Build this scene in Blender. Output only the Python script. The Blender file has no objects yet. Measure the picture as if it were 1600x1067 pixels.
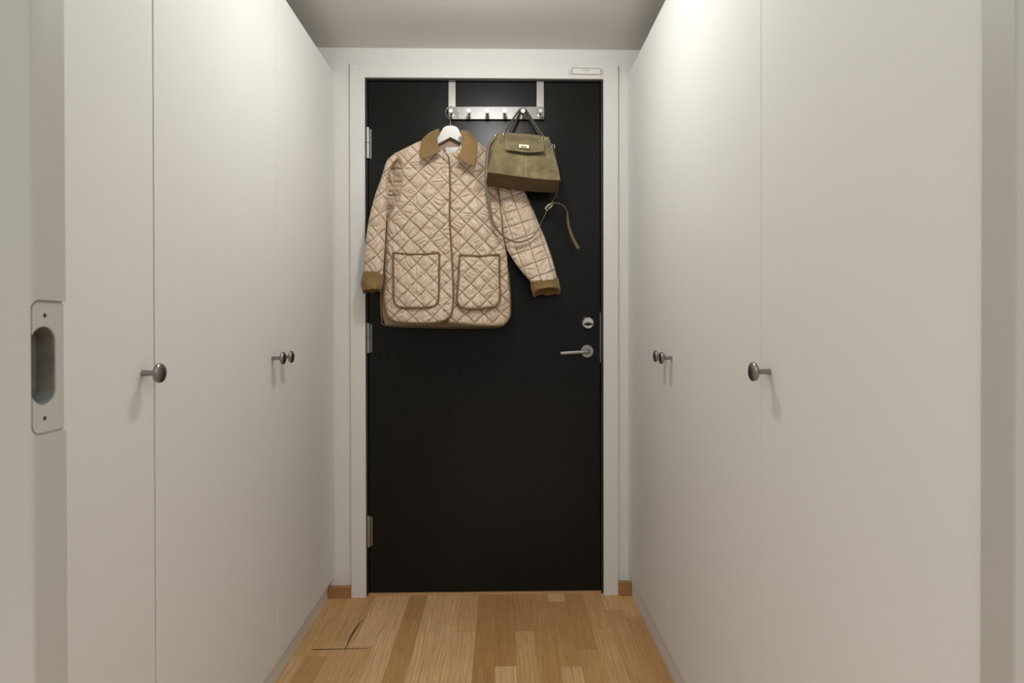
import bpy, bmesh, math, random
import numpy as np
from mathutils import Vector, Matrix, Euler

# ------------------------------------------------------------------ camera
SC = bpy.context.scene
COL = SC.collection
R = math.radians
F = 889.0                       # focal length in pixels of the 1600 px wide frame (20 mm on 36 mm)
CAM_Z = 1.084
YAW, PITCH, ROLL = -1.096, -0.30, -0.09
SHY = -0.0099
cd = bpy.data.cameras.new('camera'); cam = bpy.data.objects.new('camera', cd); COL.objects.link(cam)
cd.sensor_width = 36.0; cd.lens = F * 36 / 1600; cd.shift_y = SHY; cd.clip_start = 0.02
cd.dof.use_dof = True; cd.dof.focus_distance = 2.2; cd.dof.aperture_fstop = 9.0
MR = Matrix.Rotation(R(YAW), 4, 'Z') @ Matrix.Rotation(R(90 + PITCH), 4, 'X') @ Matrix.Rotation(R(ROLL), 4, 'Z')
cam.matrix_world = Matrix.Translation((0, 0, CAM_Z)) @ MR
SC.camera = cam

# ------------------------------------------------------------------ light, exposure
SC.view_settings.view_transform = 'Standard'; SC.view_settings.look = 'None'
SC.view_settings.gamma = 1; SC.view_settings.use_curve_mapping = False
SC.view_settings.exposure = -0.42
LAMP = (-0.05, 1.50, 2.11)
LAMP_POWER = 15.5
WORLD_LOW, WORLD_HIGH = 0.34, 1.85
w = bpy.data.worlds.new('world'); SC.world = w; w.use_nodes = True      # daylight of the open room behind the camera
_n = w.node_tree.nodes; _l = w.node_tree.links
_tc = _n.new('ShaderNodeTexCoord'); _sp = _n.new('ShaderNodeSeparateXYZ'); _mr = _n.new('ShaderNodeMapRange')
_l.new(_tc.outputs['Generated'], _sp.inputs[0]); _l.new(_sp.outputs[2], _mr.inputs[0])
_mr.inputs[1].default_value = .03; _mr.inputs[2].default_value = .38; _mr.inputs[3].default_value = WORLD_LOW; _mr.inputs[4].default_value = WORLD_HIGH
_n['Background'].inputs[0].default_value = (0.965, 0.985, 0.97, 1); _l.new(_mr.outputs[0], _n['Background'].inputs[1])
ld = bpy.data.lights.new('ceiling_lamp', 'POINT'); ld.shadow_soft_size = 0.045; ld.energy = LAMP_POWER
ld.color = (1.0, 0.995, 0.975)
lo = bpy.data.objects.new('ceiling_lamp', ld); COL.objects.link(lo); lo.location = LAMP

# ------------------------------------------------------------------ geometry helpers
M3 = np.array(MR.to_3x3())
C0 = np.array([0, 0, CAM_Z])
def ray(px, py):
    px = np.asarray(px, float); py = np.asarray(py, float)
    d = np.stack([(px - 800) / F, (533.5 - py) / F + SHY * 1600 / F, -np.ones_like(px + py)], -1)
    return d @ M3.T
def WY(px, py, Y):              # the point of the plane y = Y a sight line meets
    px, py, Y = np.broadcast_arrays(np.asarray(px, float), np.asarray(py, float), np.asarray(Y, float))
    d = ray(px, py); return C0 + d * (Y / d[..., 1])[..., None]
def WX(px, py, X):
    d = ray(px, py); return C0 + d * (X / d[..., 0])

class MB:
    def __init__(s): s.v = []; s.f = []; s.m = []; s.a = []; s.n = 0
    def add(s, V, Fc, mat=0, attr=None):
        V = np.asarray(V, float).reshape(-1, 3)
        s.v.append(V); s.a.append(np.zeros(len(V)) if attr is None else np.asarray(attr, float).reshape(-1))
        for f in Fc: s.f.append([int(i) + s.n for i in f])
        s.m += [mat] * len(Fc); s.n += len(V)
        return s
    def box(s, x0, x1, y0, y1, z0, z1, mat=0):
        V = [(x, y, z) for x in (x0, x1) for y in (y0, y1) for z in (z0, z1)]
        return s.add(V, [(0,1,3,2),(4,6,7,5),(0,4,5,1),(2,3,7,6),(0,2,6,4),(1,5,7,3)], mat)
    def prism(s, pts, depth, mat=0):           # pts: ring of 3-D points, extruded along the vector depth
        n = len(pts); P = np.array(pts, float); V = np.concatenate([P, P + np.array(depth)])
        Fc = [tuple(range(n)), tuple(range(2*n-1, n-1, -1))] + [(i, i+n, (i+1) % n + n, (i+1) % n) for i in range(n)]
        return s.add(V, Fc, mat)
    def lathe(s, origin, axis, prof, n=32, mat=0):   # prof: list of (distance along axis, radius)
        a = Vector(axis).normalized(); q = a.to_track_quat('Z', 'Y')
        V = []
        for h, r in prof:
            for k in range(n):
                t = 2*math.pi*k/n
                V.append(Vector(origin) + q @ Vector((r*math.cos(t), r*math.sin(t), h)))
        Fc = []
        for i in range(len(prof)-1):
            for k in range(n): Fc.append((i*n+k, i*n+(k+1) % n, (i+1)*n+(k+1) % n, (i+1)*n+k))
        Fc.append(tuple(range(n-1, -1, -1))); Fc.append(tuple((len(prof)-1)*n+k for k in range(n)))
        return s.add([tuple(v) for v in V], Fc, mat)
    def tube(s, pts, r, n=10, ry=None, up=(0, 1, 0), mat=0, closed=False):   # r across, ry along 'up'
        P = np.array(pts, float); N = len(P); ry = r if ry is None else ry
        r = np.broadcast_to(r, N); ry = np.broadcast_to(ry, N)
        V = []
        U = np.array(up, float)
        if U.ndim == 1: U = np.tile(U, (N, 1))
        for i in range(N):
            t = (P[(i+1) % N] - P[i-1]) if closed else P[min(i+1, N-1)] - P[max(i-1, 0)]
            t = t / np.linalg.norm(t); u = U[i] - t*np.dot(U[i], t); u /= np.linalg.norm(u); b = np.cross(t, u)
            for k in range(n):
                a = 2*math.pi*k/n
                V.append(P[i] + b*r[i]*math.cos(a) + u*ry[i]*math.sin(a))
        Fc = []
        for i in range(N if closed else N-1):
            j = (i+1) % N
            for k in range(n): Fc.append((i*n+k, i*n+(k+1) % n, j*n+(k+1) % n, j*n+k))
        if not closed: Fc += [tuple(range(n-1, -1, -1)), tuple((N-1)*n+k for k in range(n))]
        return s.add(V, Fc, mat)
    def sheet(s, A, B, attr=None, mat=0):      # closed shell between two grids A (front) and B (back)
        nu, nv = A.shape[:2]; idx = np.arange(nu*nv).reshape(nu, nv); o = nu*nv
        q = np.stack([idx[:-1, :-1], idx[1:, :-1], idx[1:, 1:], idx[:-1, 1:]], -1).reshape(-1, 4)
        Fc = q.tolist() + (q[:, ::-1] + o).tolist()
        ring = list(idx[:, 0]) + list(idx[-1, 1:]) + list(idx[-2::-1, -1]) + list(idx[0, -2:0:-1])
        for i in range(len(ring)):
            a, b = ring[i], ring[(i+1) % len(ring)]; Fc.append((b, a, a+o, b+o))
        at = None if attr is None else np.concatenate([attr.reshape(-1), attr.reshape(-1)])
        return s.add(np.concatenate([A.reshape(-1, 3), B.reshape(-1, 3)]), Fc, mat, at)
    def wrap(s, A, attr=None, mat=0, caps=True):          # tube grid: axis 0 goes round, axis 1 along
        nu, nv = A.shape[:2]; idx = np.arange(nu*nv).reshape(nu, nv); nx = np.roll(idx, -1, 0)
        q = np.stack([idx[:, :-1], nx[:, :-1], nx[:, 1:], idx[:, 1:]], -1).reshape(-1, 4)
        Fc = q.tolist()
        if caps: Fc += [idx[:, 0].tolist(), idx[::-1, -1].tolist()]
        return s.add(A.reshape(-1, 3), Fc, mat, attr)
    def mesh(s, name, mats):
        me = bpy.data.meshes.new(name); V = np.concatenate(s.v)
        me.from_pydata(V.tolist(), [], s.f)
        for m in (mats if isinstance(mats, (list, tuple)) else [mats]): me.materials.append(m)
        me.polygons.foreach_set('material_index', s.m)
        A = np.concatenate(s.a)
        if A.any():
            at = me.attributes.new('stitch_shade', 'FLOAT', 'POINT'); at.data.foreach_set('value', A)
        me.update(); return me

def origin_to(o, loc):
    loc = Vector(loc); o.data.transform(Matrix.Translation(-loc)); o.location = loc
def build(name, mb, mats, parent=None, smooth=None, bevel=0.0, kind=None, label=None, cat=None, group=None, base=True):
    me = mb.mesh(name, mats); bm = bmesh.new(); bm.from_mesh(me)
    bmesh.ops.recalc_face_normals(bm, faces=bm.faces); bm.to_mesh(me); bm.free()
    o = bpy.data.objects.new(name, me); COL.objects.link(o)
    if smooth is not None:
        if smooth >= 179: me.polygons.foreach_set('use_smooth', [True]*len(me.polygons))
        else: me.shade_smooth() if hasattr(me, 'shade_smooth') else None; me.set_sharp_from_angle(angle=R(smooth))
    if bevel:
        b = o.modifiers.new('bevel', 'BEVEL'); b.width = bevel; b.segments = 2; b.limit_method = 'ANGLE'; b.angle_limit = R(40)
    if parent is not None:
        o.parent = parent; o.matrix_parent_inverse = Matrix.Translation(-Vector(parent.location)) if parent.parent is None else Matrix.Identity(4)
    tag(o, label, cat, group, kind)
    return o
def tag(o, label=None, cat=None, group=None, kind=None):
    for k, v in (('label', label), ('category', cat), ('group', group), ('kind', kind)):
        if v: o[k] = v
    return o
def thing(name, loc, label=None, cat=None, group=None, kind=None):
    o = bpy.data.objects.new(name, None); COL.objects.link(o); o.location = loc; o.empty_display_size = 0.05
    return tag(o, label, cat, group, kind)
def cut(o, cutters):            # carve closed shapes out of a mesh
    for c in cutters:
        m = o.modifiers.new('b', 'BOOLEAN'); m.object = c; m.operation = 'DIFFERENCE'; m.solver = 'EXACT'
    dg = bpy.context.evaluated_depsgraph_get(); dg.update()
    me = bpy.data.meshes.new_from_object(o.evaluated_get(dg)); o.modifiers.clear(); o.data = me
    for c in cutters: bpy.data.objects.remove(c)
def crom(pts, n):               # smooth curve through the points, n samples, even along its length
    P = np.array(pts, float); L = np.r_[0, np.cumsum(np.linalg.norm(np.diff(P, axis=0), axis=1))]
    t = np.linspace(0, L[-1], n); Q = np.concatenate([[2*P[0]-P[1]], P, [2*P[-1]-P[-2]]])
    i = np.clip(np.searchsorted(L, t, side='right')-1, 0, len(P)-2); u = ((t-L[i])/(L[i+1]-L[i]))[:, None]
    a, b, c, d = Q[i], Q[i+1], Q[i+2], Q[i+3]
    return 0.5*((2*b)+(-a+c)*u+(2*a-5*b+4*c-d)*u**2+(-a+3*b-3*c+d)*u**3)
def coons(top, bottom, left, right, nu, nv):     # top/bottom run left to right, left/right run top to bottom
    T, B, Lf, Rt = crom(top, nu), crom(bottom, nu), crom(left, nv), crom(right, nv)
    u = np.linspace(0, 1, nu)[:, None, None]; v = np.linspace(0, 1, nv)[None, :, None]
    return ((1-v)*T[:, None]+v*B[:, None] + (1-u)*Lf[None]+u*Rt[None]
            - ((1-u)*(1-v)*T[0]+u*(1-v)*T[-1]+(1-u)*v*B[0]+u*v*B[-1]))
_rng = np.random.RandomState(7); _G = _rng.rand(256, 256)
def noise(x, y):
    xi = np.floor(x).astype(int); yi = np.floor(y).astype(int); fx = x-xi; fy = y-yi
    fx = fx*fx*(3-2*fx); fy = fy*fy*(3-2*fy); g = lambda a, b: _G[a % 256, b % 256]
    return (g(xi, yi)*(1-fx)+g(xi+1, yi)*fx)*(1-fy)+(g(xi, yi+1)*(1-fx)+g(xi+1, yi+1)*fx)*fy - 0.5

# ------------------------------------------------------------------ material helpers
def mat(name, col, rough=0.5, metal=0.0, bump=0.0, scale=60, detail=3, rough_var=0.0, col_var=0.0, var_scale=4, spec=None, sheen=0, stretch=(1,1,1), coat=0):
    m = bpy.data.materials.new(name); m.use_nodes = True; nt = m.node_tree; N = nt.nodes; L = nt.links
    p = N['Principled BSDF']; p.inputs['Base Color'].default_value = (*col, 1); p.inputs['Roughness'].default_value = rough
    p.inputs['Metallic'].default_value = metal
    if spec is not None: p.inputs['Specular IOR Level'].default_value = spec
    if sheen: p.inputs['Sheen Weight'].default_value = sheen; p.inputs['Sheen Roughness'].default_value = 0.4
    if coat: p.inputs['Coat Weight'].default_value = coat
    tc = N.new('ShaderNodeTexCoord'); mp = N.new('ShaderNodeMapping'); mp.inputs['Scale'].default_value = stretch
    L.new(tc.outputs['Object'], mp.inputs[0])
    if bump:
        n = N.new('ShaderNodeTexNoise'); n.inputs['Scale'].default_value = scale; n.inputs['Detail'].default_value = detail
        b = N.new('ShaderNodeBump'); b.inputs['Strength'].default_value = bump; b.inputs['Distance'].default_value = 0.002
        L.new(mp.outputs[0], n.inputs['Vector']); L.new(n.outputs[0], b.inputs['Height']); L.new(b.outputs[0], p.inputs['Normal'])
    if rough_var or col_var:
        n = N.new('ShaderNodeTexNoise'); n.inputs['Scale'].default_value = var_scale; n.inputs['Detail'].default_value = 5
        L.new(mp.outputs[0], n.inputs['Vector'])
        if rough_var:
            r = N.new('ShaderNodeMapRange'); r.inputs[1].default_value = .3; r.inputs[2].default_value = .7
            r.inputs[3].default_value = rough-rough_var; r.inputs[4].default_value = rough+rough_var
            L.new(n.outputs[0], r.inputs[0]); L.new(r.outputs[0], p.inputs['Roughness'])
        if col_var:
            r = N.new('ShaderNodeMix'); r.data_type = 'RGBA'
            r.inputs[6].default_value = (*[c*(1-col_var) for c in col], 1); r.inputs[7].default_value = (*[min(1, c*(1+col_var)) for c in col], 1)
            s2 = N.new('ShaderNodeMapRange'); s2.inputs[1].default_value = .3; s2.inputs[2].default_value = .7
            L.new(n.outputs[0], s2.inputs[0]); L.new(s2.outputs[0], r.inputs[0]); L.new(r.outputs[2], p.inputs['Base Color'])
    return m
WALL = mat('wall_paint', (.815, .81, .795), .6, bump=.12, scale=180)
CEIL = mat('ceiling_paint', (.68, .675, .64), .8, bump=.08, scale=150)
TRIM = mat('trim_paint', (.815, .81, .795), .5, bump=.05, scale=90)
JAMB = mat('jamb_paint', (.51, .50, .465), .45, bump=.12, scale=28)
CABW = mat('wardrobe_white', (.79, .79, .772), .68, bump=.03, scale=120, spec=.2)
PLIN = mat('plinth_white', (.77, .77, .77), .45)
DOORB = mat('door_black', (.0088, .0084, .0078), .29, bump=.05, scale=260, rough_var=.018, var_scale=5, spec=.22)
FRAMEB = mat('frame_black', (.016, .015, .014), .4, bump=.1, scale=60)
STEEL = mat('brushed_steel', (.42, .41, .39), .32, 1, bump=.03, scale=300, stretch=(1, 1, 20))
RAIL = mat('rail_steel', (.20, .197, .19), .36, 1, bump=.03, scale=200, stretch=(1, 1, 25))
HINGE = mat('hinge_steel', (.36, .36, .355), .38, 1)
KNOB = mat('knob_nickel', (.33, .32, .30), .30, 1)
DARK = mat('dark_slot', (.02, .02, .02), .6)
OAKT = mat('oak_trim', (.40, .21, .085), .45, bump=.05, scale=80, col_var=.18, var_scale=12, stretch=(1, 20, 20))
GREY = mat('grey_print', (.30, .29, .27), .7)
PAPER = mat('label_paper', (.86, .85, .81), .6)
TAPE = mat('label_tape', (.66, .65, .60), .3)
HANG = mat('hanger_white', (.88, .88, .87), .35)
WIRE = mat('hook_wire', (.60, .58, .55), .25, 1)
CORD = mat('corduroy_olive_brown', (.25, .155, .058), .85, bump=.35, scale=500, col_var=.16, var_scale=14, sheen=.25)
BIND = mat('binding_olive', (.19, .125, .055), .75, bump=.3, scale=400)
LINING = mat('lining_tan', (.40, .285, .205), .5, bump=.3, scale=40)
SUEDE = mat('suede_olive', (.20, .16, .078), .9, bump=.3, scale=600, col_var=.36, var_scale=22, sheen=.35)
SUEDB = mat('suede_base_shaded', (.105, .066, .022), .9, bump=.3, scale=600, col_var=.22, var_scale=20, sheen=.15)  # same suede, darkened to paint in the shade under the bag
LEATH = mat('strap_leather', (.085, .075, .058), .42)
STRAP = mat('strap_tan', (.17, .135, .075), .5)
GOLD = mat('clasp_pale_gold', (.62, .55, .38), .35, 1)
CHROME = mat('chrome', (.75, .74, .72), .18, 1)
LAMPM = mat('lamp_white', (.8, .8, .78), .5)

def quilt_material():
    m = mat('champagne_satin', (.56, .41, .295), .42, bump=.45, scale=70, detail=4, sheen=.15)
    nt = m.node_tree; N = nt.nodes; L = nt.links; p = N['Principled BSDF']
    at = N.new('ShaderNodeAttribute'); at.attribute_name = 'stitch_shade'
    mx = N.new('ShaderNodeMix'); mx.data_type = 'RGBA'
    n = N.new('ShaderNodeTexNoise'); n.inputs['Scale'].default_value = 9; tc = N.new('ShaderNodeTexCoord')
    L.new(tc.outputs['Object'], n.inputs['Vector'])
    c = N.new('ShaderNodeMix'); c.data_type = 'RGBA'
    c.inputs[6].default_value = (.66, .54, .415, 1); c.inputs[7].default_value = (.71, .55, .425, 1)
    L.new(n.outputs[0], c.inputs[0]); L.new(c.outputs[2], mx.inputs[6]); mx.inputs[7].default_value = (.11, .062, .03, 1)  # quilt lines: brown thread with groove shade painted into the colour
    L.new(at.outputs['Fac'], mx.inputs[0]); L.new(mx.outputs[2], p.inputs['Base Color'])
    return m
SATIN = quilt_material()

def parquet_material():
    m = bpy.data.materials.new('oak_parquet'); m.use_nodes = True; nt = m.node_tree; N = nt.nodes; L = nt.links
    p = N['Principled BSDF']; tc = N.new('ShaderNodeTexCoord'); sp = N.new('ShaderNodeSeparateXYZ'); L.new(tc.outputs['Object'], sp.inputs[0])
    def mth(op, a, b=None, c=None):
        n = N.new('ShaderNodeMath'); n.operation = op
        for i, q in enumerate((a, b, c)):
            if q is None: continue
            if isinstance(q, (int, float)): n.inputs[i].default_value = q
            else: L.new(q, n.inputs[i])
        return n.outputs[0]
    def wn(vec):
        n = N.new('ShaderNodeTexWhiteNoise'); n.noise_dimensions = '2D'; L.new(vec, n.inputs['Vector']); return n
    def comb(a, b, c=0.0):
        n = N.new('ShaderNodeCombineXYZ')
        for i, q in enumerate((a, b, c)):
            if isinstance(q, (int, float)): n.inputs[i].default_value = q
            else: L.new(q, n.inputs[i])
        return n.outputs[0]
    SW = 0.0695
    xs = mth('DIVIDE', mth('ADD', sp.outputs[0], .022), SW); xi = mth('FLOOR', xs); xf = mth('SUBTRACT', xs, xi)
    r1 = wn(comb(xi, 3.7)).outputs['Value']
    SL = 0.43
    ys = mth('ADD', mth('DIVIDE', sp.outputs[1], SL), mth('MULTIPLY', r1, 7.3)); yi = mth('FLOOR', ys); yf = mth('SUBTRACT', ys, yi)
    cell = wn(comb(xi, yi)); cv = cell.outputs['Value']
    off = mth('MULTIPLY', cv, 37.0)
    # long grain
    g = N.new('ShaderNodeTexNoise'); g.inputs['Scale'].default_value = 1; g.inputs['Detail'].default_value = 6; g.inputs['Roughness'].default_value = .62
    L.new(comb(mth('MULTIPLY_ADD', sp.outputs[0], 130, off), mth('MULTIPLY_ADD', sp.outputs[1], 7.0, off), off), g.inputs['Vector'])
    # cathedral figure
    wv = N.new('ShaderNodeTexWave'); wv.wave_type = 'BANDS'; wv.bands_direction = 'X'; wv.inputs['Scale'].default_value = 1.0
    wv.inputs['Distortion'].default_value = 14; wv.inputs['Detail'].default_value = 2.5; wv.inputs['Detail Scale'].default_value = .6
    L.new(comb(mth('MULTIPLY_ADD', sp.outputs[0], 26, off), mth('MULTIPLY_ADD', sp.outputs[1], 2.2, off), off), wv.inputs['Vector'])
    pore = N.new('ShaderNodeTexNoise'); pore.inputs['Scale'].default_value = 1; pore.inputs['Detail'].default_value = 2
    L.new(comb(mth('MULTIPLY', sp.outputs[0], 520), mth('MULTIPLY', sp.outputs[1], 22), off), pore.inputs['Vector'])
    cr = N.new('ShaderNodeValToRGB'); e = cr.color_ramp.elements
    e[0].position = 0; e[0].color = (.58, .31, .12, 1); e[1].position = 1; e[1].color = (.80, .52, .275, 1)
    k = cr.color_ramp.elements.new(.45); k.color = (.69, .41, .175, 1)
    L.new(cv, cr.inputs[0])
    f1 = mth('MULTIPLY_ADD', g.outputs[0], .85, .57)
    f2 = mth('MULTIPLY_ADD', wv.outputs['Fac'], mth('MULTIPLY', cell.outputs['Value'], .20), .90)
    f3 = mth('MULTIPLY_ADD', mth('LESS_THAN', pore.outputs[0], .42), -.10, 1.0)
    # hairline joints
    e1 = mth('MINIMUM', xf, mth('SUBTRACT', 1.0, xf)); e2 = mth('MINIMUM', yf, mth('SUBTRACT', 1.0, yf))
    j = mth('MAXIMUM', mth('LESS_THAN', e1, .012), mth('LESS_THAN', e2, .0022))
    f4 = mth('MULTIPLY_ADD', j, -.28, 1.0)
    tot = mth('MULTIPLY', mth('MULTIPLY', f1, f2), mth('MULTIPLY', f3, f4))
    vm = N.new('ShaderNodeVectorMath'); vm.operation = 'SCALE'; L.new(cr.outputs[0], vm.inputs[0]); L.new(tot, vm.inputs['Scale'])
    L.new(vm.outputs[0], p.inputs['Base Color'])
    p.inputs['Roughness'].default_value = .40; p.inputs['Specular IOR Level'].default_value = .35
    b = N.new('ShaderNodeBump'); b.inputs['Strength'].default_value = .12; b.inputs['Distance'].default_value = .001
    L.new(tot, b.inputs['Height']); L.new(b.outputs[0], p.inputs['Normal'])
    return m
PARQ = parquet_material()

# ------------------------------------------------------------------ the setting
YW = 2.311          # plaster face of the end wall
YD = 2.318          # face of the door leaf
XL, XR = -0.676, 0.520          # faces of the wardrobe doors
def px_x(px, Y=YW, py=513): return float(WY(px, py, Y)[0])
def px_z(py, Y=YW, px=783): return float(WY(px, py, Y)[2])
Z_CEIL = px_z(76.5)
JY0, JY1 = 0.557, 0.600
XJL = float(ray(103, 560)[0] / ray(103, 560)[1] * JY1); XJR = float(ray(1531, 560)[0] / ray(1531, 560)[1] * JY1)
build('floor', MB().box(-1.6, 1.5, -1.6, YW+.15, -.04, 0), PARQ, kind='structure')
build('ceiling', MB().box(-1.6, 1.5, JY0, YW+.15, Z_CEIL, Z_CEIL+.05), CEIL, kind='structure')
build('wall_left', MB().box(-1.32, -1.27, JY1, YW, 0, Z_CEIL), WALL, kind='structure')
build('wall_right', MB().box(1.12, 1.17, JY1, YW, 0, Z_CEIL), WALL, kind='structure')
# casing numbers
cxl0, cxl1 = px_x(547.8, YW-.012), px_x(570.6, YW-.012)
cxr0, cxr1 = px_x(943.3, YW-.012), px_x(965.8, YW-.012)
czt, czi = px_z(99.5, YW-.012), px_z(122.0, YW-.012)
build('wall_back', MB().box(-1.32, cxl1-.02, YW, YW+.12, 0, Z_CEIL).box(cxr0+.02, 1.17, YW, YW+.12, 0, Z_CEIL)
      .box(cxl1-.02, cxr0+.02, YW, YW+.12, czi+.02, Z_CEIL), WALL, kind='structure')
build('wall_front', MB().box(-1.6, XJL-.0, JY0, JY1, 2.1, Z_CEIL+.05).box(XJL, XJR, JY0, JY1, 2.1, Z_CEIL+.05).box(XJR, 1.5, JY0, JY1, 2.1, Z_CEIL+.05),
      WALL, kind='structure')
def nail(mb, px, py, Y, r=.0011):
    c = WY(px, py, Y); mb.lathe(tuple(c), (0, -1, 0), [(-.001, r), (.0003, r)], 10, 1)
yc0, yc1 = YW-.012, YW
def casing(name, pts, nails):
    mb = MB(); P = [(x, yc0, z) for x, z in pts]; mb.prism(P, (0, .012, 0))
    for a in nails: nail(mb, a[0], a[1], yc0)
    return build(name, mb, [TRIM, DARK], kind='structure')
L_nails = [(551.3, 108.5), (567, 125)] + [(x, y) for y in (308, 466, 622, 782) for x in (550.8, 567.3)] + [(551.5, 928), (567.2, 924.5)]
R_nails = [(963, 108.7), (946.4, 126.5)] + [(x, y) for y in (308, 466, 622, 782) for x in (946.5, 963)] + [(948, 921.5), (963.5, 924)]
casing('trim_1', [(cxl0, 0), (cxl1, 0), (cxl1, czi), (cxl0, czt)], L_nails)
casing('trim_2', [(cxr0, 0), (cxr1, 0), (cxr1, czt), (cxr0, czi)], R_nails)
casing('trim_3', [(cxl0, czt), (cxl1, czi), (cxr0, czi), (cxr1, czt)], [(560.7, 101), (575.2, 117), (767.5, 101), (767.7, 119), (954, 103), (938.5, 119.5)])
# black rebated frame
fl, fr, ft = px_x(576.3, YD), px_x(937.8, YD), px_z(128.6, YD)
zs = px_z(923.6, YD)
mb = MB()
for a, b, c, d in ((cxl1-.018, fl-.0035, 0, ft+.0035), (fr+.0035, cxr0+.018, 0, ft+.0035)): mb.box(a, b, YD-.004, YD+.09, c, d)
mb.box(cxl1-.018, cxr0+.018, YD-.004, YD+.09, ft+.0035, czi+.018)
build('trim_4', mb, FRAMEB, kind='structure', bevel=.001)
mb = MB().box(fl-.003, fr+.003, YD-.008, YD+.08, 0, zs-.002)
build('trim_5', mb, mat('oak_threshold', (.55, .33, .16), .45, col_var=.1, var_scale=10, stretch=(1, 20, 20)), kind='structure', bevel=.0015)
mb = MB().box(cxl1-.02, cxr0+.02, YD+.06, YD+.11, 0, czi+.02)
build('trim_6', mb, DARK, kind='structure')
# skirting left and right of the casing
build('baseboard_left', MB().box(XL-.02, cxl0, YW-.020, YW, 0, px_z(915, YW-.02)), OAKT, kind='structure', bevel=.002)
build('baseboard_right', MB().box(cxr1, XR+.006, YW-.020, YW, 0, px_z(912, YW-.02)), OAKT, kind='structure', bevel=.002)

# ------------------------------------------------------------------ entrance door
door = thing('door_1', (0.5*(fl+fr), YD, 0), kind='structure')
leaf = build('leaf', MB().box(fl, fr, YD, YD+.045, zs, ft), DOORB, door, bevel=.0015)
for y0, y1 in ((200, 249), (504, 551), (804, 852.5)):
    x = px_x(575.4, YD-.009); za, zb = px_z(y1, YD-.009), px_z(y0, YD-.009); zm = (za+zb)/2
    mb = MB()
    for a, b in ((za, zm-.0008), (zm+.0008, zb)):
        mb.lathe((x, YD-.009, a), (0, 0, 1), [(0, .0062), (.0015, .0078), (b-a-.0015, .0078), (b-a, .0062)], 24)
    mb.lathe((x, YD-.009, zm-.002), (0, 0, 1), [(0, .006), (.004, .006)], 16)
    mb.box(x+.006, x+.0135, YD-.003, YD+.003, za+.003, zb-.006)
    build('hinge', mb, HINGE, door, smooth=40)
# forend plate of the lock seen edge-on
build('lock_forend', MB().box(fr-.0008, fr+.0018, YD-.0015, YD+.02, px_z(566, YD), px_z(488, YD)), STEEL, door)
# lever handle
hc = WY(917.2, 548.6, YD-.004)
hd = build('door_handle', MB().lathe((hc[0], YD, hc[2]), (0, -1, 0), [(-.001, .0262), (.007, .0262), (.0085, .025), (.0085, .0001)], 48), STEEL, door, smooth=40, label='brushed steel round-rose lever handle')
lev = WY(919.5, 550.4, YD-.055); zl = lev[2]; xl = hc[0]
pts = [(xl, YD-.006, hc[2]), (xl, YD-.035, hc[2]), (xl-.002, YD-.048, hc[2]), (xl-.009, YD-.056, hc[2]), (xl-.02, YD-.058, hc[2]-.0005), (float(WY(876, 552, YD-.058)[0]), YD-.058, float(WY(876, 552, YD-.058)[2]))]
build('lever', MB().tube(crom(pts, 40), .0078, 20, up=(0, 0, 1)), STEEL, hd, smooth=50)
# thumb turn lock
tc_ = WY(917.8, 504.6, YD-.012); tl = WY(918.6, 504, YD-.03)
lk = build('thumbturn_lock', MB().lathe((tc_[0], YD, tc_[2]), (0, -1, 0), [(-.001, .027), (.010, .027), (.014, .0245), (.016, .0235), (.026, .0225), (.028, .0205), (.0285, .0001)], 48), CHROME, door, smooth=35, label='chrome round thumbturn lock')
build('thumbturn', MB().lathe((tc_[0]+.001, YD-.0285, tc_[2]-.004), (0, -1, 0), [(-.001, .009), (.004, .008), (.010, .006), (.011, .0001)], 24)
      .box(tc_[0]-.015, tc_[0]+.018, YD-.040, YD-.0285, tc_[2]-.009, tc_[2]-.001), mat('thumbturn_dark', (.06, .058, .055), .3, 1), lk, smooth=40, bevel=.001)

# paper name label on the head casing
yl = YW-.012
A = WY([889, 943], [110.5, 110.5], yl)
nl = thing('name_label', tuple(WY(916, 117.5, yl)), 'small white paper name label taped to the white casing above the door right side', 'label')
def quad(mb, pts, y, th, mat=0): mb.prism([tuple(WY(a, b, y)) for a, b in pts], (0, th, 0), mat)
mb = MB(); quad(mb, [(888.3, 109.8), (943.6, 108.2), (943.6, 117.8), (888.3, 117.6)], yl-.0004, .0004); build('tape', mb, TAPE, nl)
mb = MB(); quad(mb, [(893.6, 105.9), (938.8, 107.2), (938.8, 116.6), (893.6, 115.4)], yl-.0010, .0005); build('card', mb, PAPER, nl)
mb = MB()
O = [(893.2, 105.4), (939.2, 106.7), (939.2, 117.1), (893.2, 115.9)]; I = [(894.5, 106.5), (938, 107.8), (938, 115.9), (894.5, 114.8)]
for i in range(4): quad(mb, [O[i], O[(i+1) % 4], I[(i+1) % 4], I[i]], yl-.0016, .0005)
build('border', mb, mat('label_border', (.42, .41, .38), .5), nl)
mb = MB()
for i in range(9):
    x = 909.4 + i*1.45; quad(mb, [(x, 109.0+i*.03), (x+1.05, 109.0+i*.03), (x+1.05, 109.75+i*.03), (x, 109.75+i*.03)], yl-.0013, .0003)
for i in range(4):
    x = 914.0 + i*1.25; quad(mb, [(x, 110.9), (x+.9, 110.9), (x+.9, 111.5), (x, 111.5)], yl-.0013, .0003)
build('printed_lines', mb, GREY, nl)

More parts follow.
